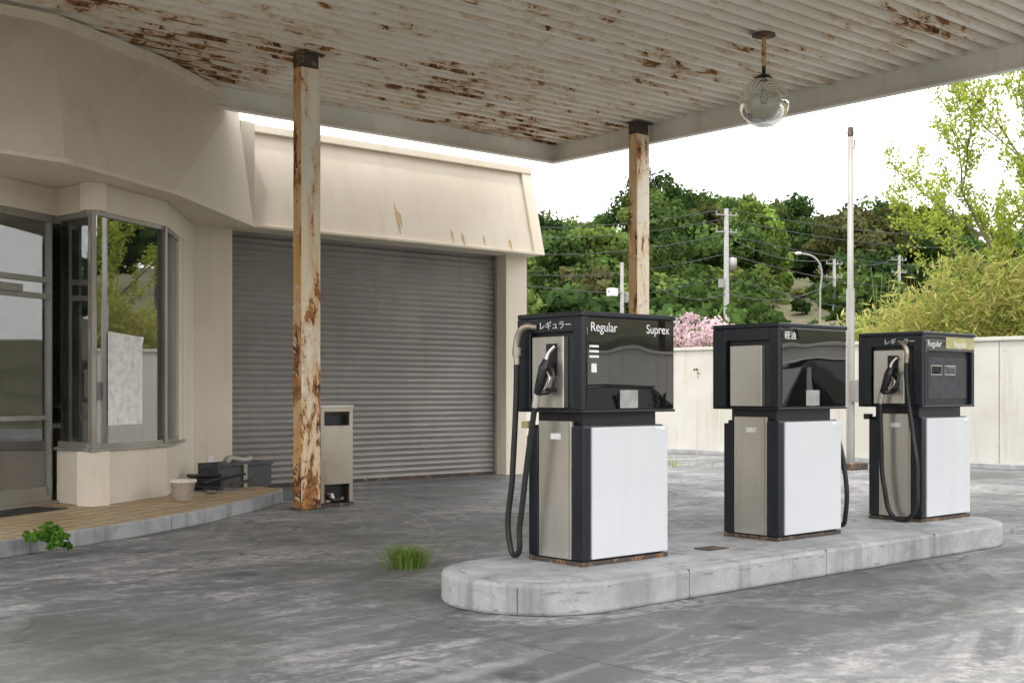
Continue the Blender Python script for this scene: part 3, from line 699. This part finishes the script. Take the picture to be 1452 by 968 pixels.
P,Q,Cc=crown((22.7,19.2,2.4),1.35,.8,3200,(.62,.47,.5),.2); P2,Q2,C2=crown((22.8,17.6,2.25),1.3,.65,2200,(.62,.49,.51),.2); P3,Q3,C3=crown((22.8,18.6,1.9),2.1,.9,2200,(.14,.18,.07),.2)
az=empty('flowering_azalea'); leaves('blossom',np.concatenate([P,P2,P3]),np.concatenate([Q,Q2,Q3]),.04,.8,np.concatenate([Cc,C2,C3]),MLEAF2,az)
# spring tree at right
yt=empty('young_broadleaf_tree'); bv=[];bf=[];tips=[]
def limb(p,q,r0,r1):
    p=Vector(p);q=Vector(q);d=(q-p).normalized();a=d.orthogonal().normalized();b=d.cross(a);k=len(bv)
    for c,r in ((p,r0),(q,r1)):
        for i in range(5): t=2*math.pi*i/5; bv.append(c+a*r*math.cos(t)+b*r*math.sin(t))
    for i in range(5): bf.append((k+i,k+(i+1)%5,k+5+(i+1)%5,k+5+i))
def grow(p,d,L,r,dep):
    p=Vector(p);d=Vector(d).normalized(); nseg=4
    for i in range(nseg):
        d=(d+Vector((random.uniform(-.16,.16),random.uniform(-.16,.16),random.uniform(-.05,.14)))).normalized(); q=p+d*L/nseg
        limb(p,q,r*(1-i/nseg*.5),r*(1-(i+1)/nseg*.5)); 
        if dep<=0: tips.extend([p.lerp(q,random.random()) for _ in range(3)])
        p=q
        if dep>0:
            s=Vector((random.uniform(-1,1),random.uniform(-1,1),random.uniform(-.1,.6))); grow(p,(d*.9+s*.8),L*random.uniform(.4,.6),r*.45,dep-1)
            if i%2: s=Vector((random.uniform(-1,1),random.uniform(-1,1),random.uniform(-.1,.6))); grow(p,(d*.9+s*.8),L*random.uniform(.35,.5),r*.4,dep-1)
    tips.extend([p]*2)
for bx_,dr,L in (((23.2,10.2),(-.12,.7,1),3.9),((23.2,10.2),(-.1,.25,1),4.2),((23.2,10.2),(.1,1.1,.9),3.4),((23.2,10.2),(-.3,-.1,1),4.0),((23.2,10.2),(.1,.45,1),4.6)):
    limb((*bx_,0),(bx_[0]+dr[0]*.6,bx_[1]+dr[1]*.6,1.9),.09,.06)
    grow((bx_[0]+dr[0]*.6,bx_[1]+dr[1]*.6,1.9),dr,L,.045,2)
obj('branches',bv,bf,MBARK,yt)
T=np.array([tuple(t) for t in tips]); T=np.repeat(T,9,axis=0)+rng.normal(size=(len(T)*9,3))*.075
leaves('leaves',T,rng.normal(size=T.shape),.048,.5,np.array([.38,.45,.08])[None]*rng.uniform(.6,1.2,size=(len(T),1)),MLEAF2,yt)

# ------------------------------------------------------------ grass tufts / weeds
def tuft(name,x,y,n,h,spread,c,sx=1,sy=1):
    v=[];f=[];cl=[]
    for i in range(n):
        a=random.uniform(0,6.28);r=abs(random.gauss(0,spread*.3));bx_,by=x+r*math.cos(a)*sx,y+r*math.sin(a)*sy;hh=h*random.uniform(.5,1.1);le=random.uniform(.2,1.1)*hh;w_=random.uniform(.002,.005)
        t=Vector((-math.sin(a),math.cos(a),0));k=len(v);base=Vector((bx_,by,0));o=Vector((math.cos(a),math.sin(a),0))
        v+=[base-t*w_,base+t*w_,base+o*le*.35+t*w_+Vector((0,0,hh*.6)),base+o*le*.35-t*w_+Vector((0,0,hh*.6)),base+o*le+Vector((0,0,hh*.85))]
        f+=[(k,k+1,k+2,k+3),(k+3,k+2,k+4)]; s=random.uniform(.6,1.2); cl+= [tuple(q*s for q in c)+(1,)]*5
    me=bpy.data.meshes.new(name);me.from_pydata([tuple(q) for q in v],[],f);ca=me.color_attributes.new('Col','FLOAT_COLOR','POINT')
    for i,q in enumerate(cl): ca.data[i].color=q
    me.materials.append(MLEAF2);o=bpy.data.objects.new(name,me);col.objects.link(o);return o
tuft('grass_tuft',5.85,7.98,520,.2,.34,(.24,.35,.08))
tuft('grass_tuft',17.5,15.9,420,.16,1.6,(.3,.38,.1),.5,1)
P,Q,Cc=crown((3.92,10.45,.12),.2,.16,500,(.12,.25,.04),.2); leaves('weed_plant',P,Q,.032,.6,Cc,MLEAF2)

# ------------------------------------------------------------ utility poles, street lamps, wires
def upole(u,D,vt,arms=True,name='utility_pole',r=.1):
    x,y=site((u-726)/1757*D,D); z0=groundz(x,y)-.5; z1=1.4+(554-vt)*D/1757; e=empty(name,(x,y,0)); e.rotation_euler=(0,0,math.radians(-20))
    lathe('shaft',[(r*1.2,z0),(r*.75,z1),(0,z1)],MPC,e,n=10)
    if arms:
        for k,zz in enumerate((z1-.25,z1-.85)):
            box('crossarm',-.42,.42,-.03,.03,zz,zz+.05,MPC,e)
            for xx in (-.4,0.18,.4): lathe('insulator',[(.02,zz+.05),(.03,zz+.11),(.015,zz+.15)],MPC,e,(xx,0,0),8)
        lathe('transformer',[(0,z1-2.2),(.15,z1-2.2),(.15,z1-1.75),(0,z1-1.7)],MGREYPOLE,e,(.25,0,0),12)
        box('junction_box',-.28,-.11,-.08,.08,z1-2.8,z1-2.5,MPC,e)
    return Vector((x,y,z1))
a1=upole(1030,44,296); a2=upole(882,40,372,False,r=.07); a3=upole(1183,56,367,True,r=.08); a4=upole(1275,60,362,True,r=.08)
a5=upole(560,56,300); a6=upole(1700,50,300)
e2=empty('road_signal_box',(a2.x,a2.y,0)); box('arm',-.6,.6,-.03,.03,a2.z-1.0,a2.z-.94,MPC,e2); box('box',-.6,-.3,-.12,.12,a2.z-1.12,a2.z-.86,MPAPER,e2,.03); box('box_b',.15,.4,-.1,.1,a2.z-1.3,a2.z-1.0,MPC,e2,.03)
x,y=site((1163-726)/1757*44,44); sl=empty('street_lamp',(x,y,0)); sl.rotation_euler=(0,0,math.radians(-41)); zt=1.4+(554-376)*44/1757
tube('mast',[(0,0,groundz(x,y)-.5),(0,0,zt-1),(0,0,zt),(-.25,0,zt+.3),(-.7,0,zt+.42)],.035,MPC,sl); lathe('lamp_head',[(0,.05),(.1,.04),(.13,0),(.08,-.05),(0,-.06)],MPAPER,sl,(-.78,0,zt+.42),12)
def wire(p,q,sag): return [tuple(p.lerp(q,t)-Vector((0,0,4*sag*t*(1-t)))) for t in [i/14 for i in range(15)]]
wr=empty('overhead_wires')
for dz in (0,-.35,-.9,-1.6,-2.4):
    o=Vector((0,0,dz))
    tube('wire',wire(a5+o,a1+o,.7+abs(dz)*.2),.016,MWIRE,wr,kind='POLY',res=1)
    tube('wire',wire(a1+o,a6+o,1.0+abs(dz)*.3),.016,MWIRE,wr,kind='POLY',res=1)
for p,q,s in ((a1+Vector((0,0,-1)),a3,.4),(a1+Vector((0,0,-3)),a3+Vector((0,0,-1)),.5),(a3,a4,.4),(a2,a1+Vector((0,0,-3)),.6),(a2+Vector((0,0,-1)),Vector(( *site(-6,50),7)),.3)):
    tube('wire',wire(p,q,s),.016,MWIRE,wr,kind='POLY',res=1)

# ------------------------------------------------------------ light, sky, camera
w=bpy.data.worlds.new('World'); sc.world=w; w.use_nodes=True; nt=w.node_tree
sky=nt.nodes.new('ShaderNodeTexSky'); sky.sky_type='NISHITA'; sky.sun_disc=False
trav=Vector((.33,.15,-1)); sky.sun_elevation=math.atan2(1,math.hypot(.33,.15)); sky.sun_rotation=math.atan2(-.33,-.15)
sky.dust_density=5.0; sky.air_density=1.0; sky.ozone_density=1.0
hz_=mix(nt,.85,sky.outputs[0],(22.0,21.8,21.6))     # thin bright overcast haze
nt.links.new(hz_,nt.nodes['Background'].inputs[0]); nt.nodes['Background'].inputs[1].default_value=.15
L=bpy.data.lights.new('sun','SUN'); L.energy=2.0; L.angle=math.radians(5); L.color=(1,.965,.91)
so=bpy.data.objects.new('sun',L); so.rotation_euler=trav.to_track_quat('-Z','Y').to_euler(); so.location=(0,0,30); col.objects.link(so)
cd=bpy.data.cameras.new('camera'); cam=bpy.data.objects.new('camera',cd); col.objects.link(cam); sc.camera=cam
cam.location=(0,0,1.4); cam.rotation_euler=(math.radians(90),0,-math.atan2(RY,RX))
cd.sensor_width=36; cd.lens=1757/1452*36; cd.shift_y=70/1452; cd.clip_end=2000; cd.clip_start=.05
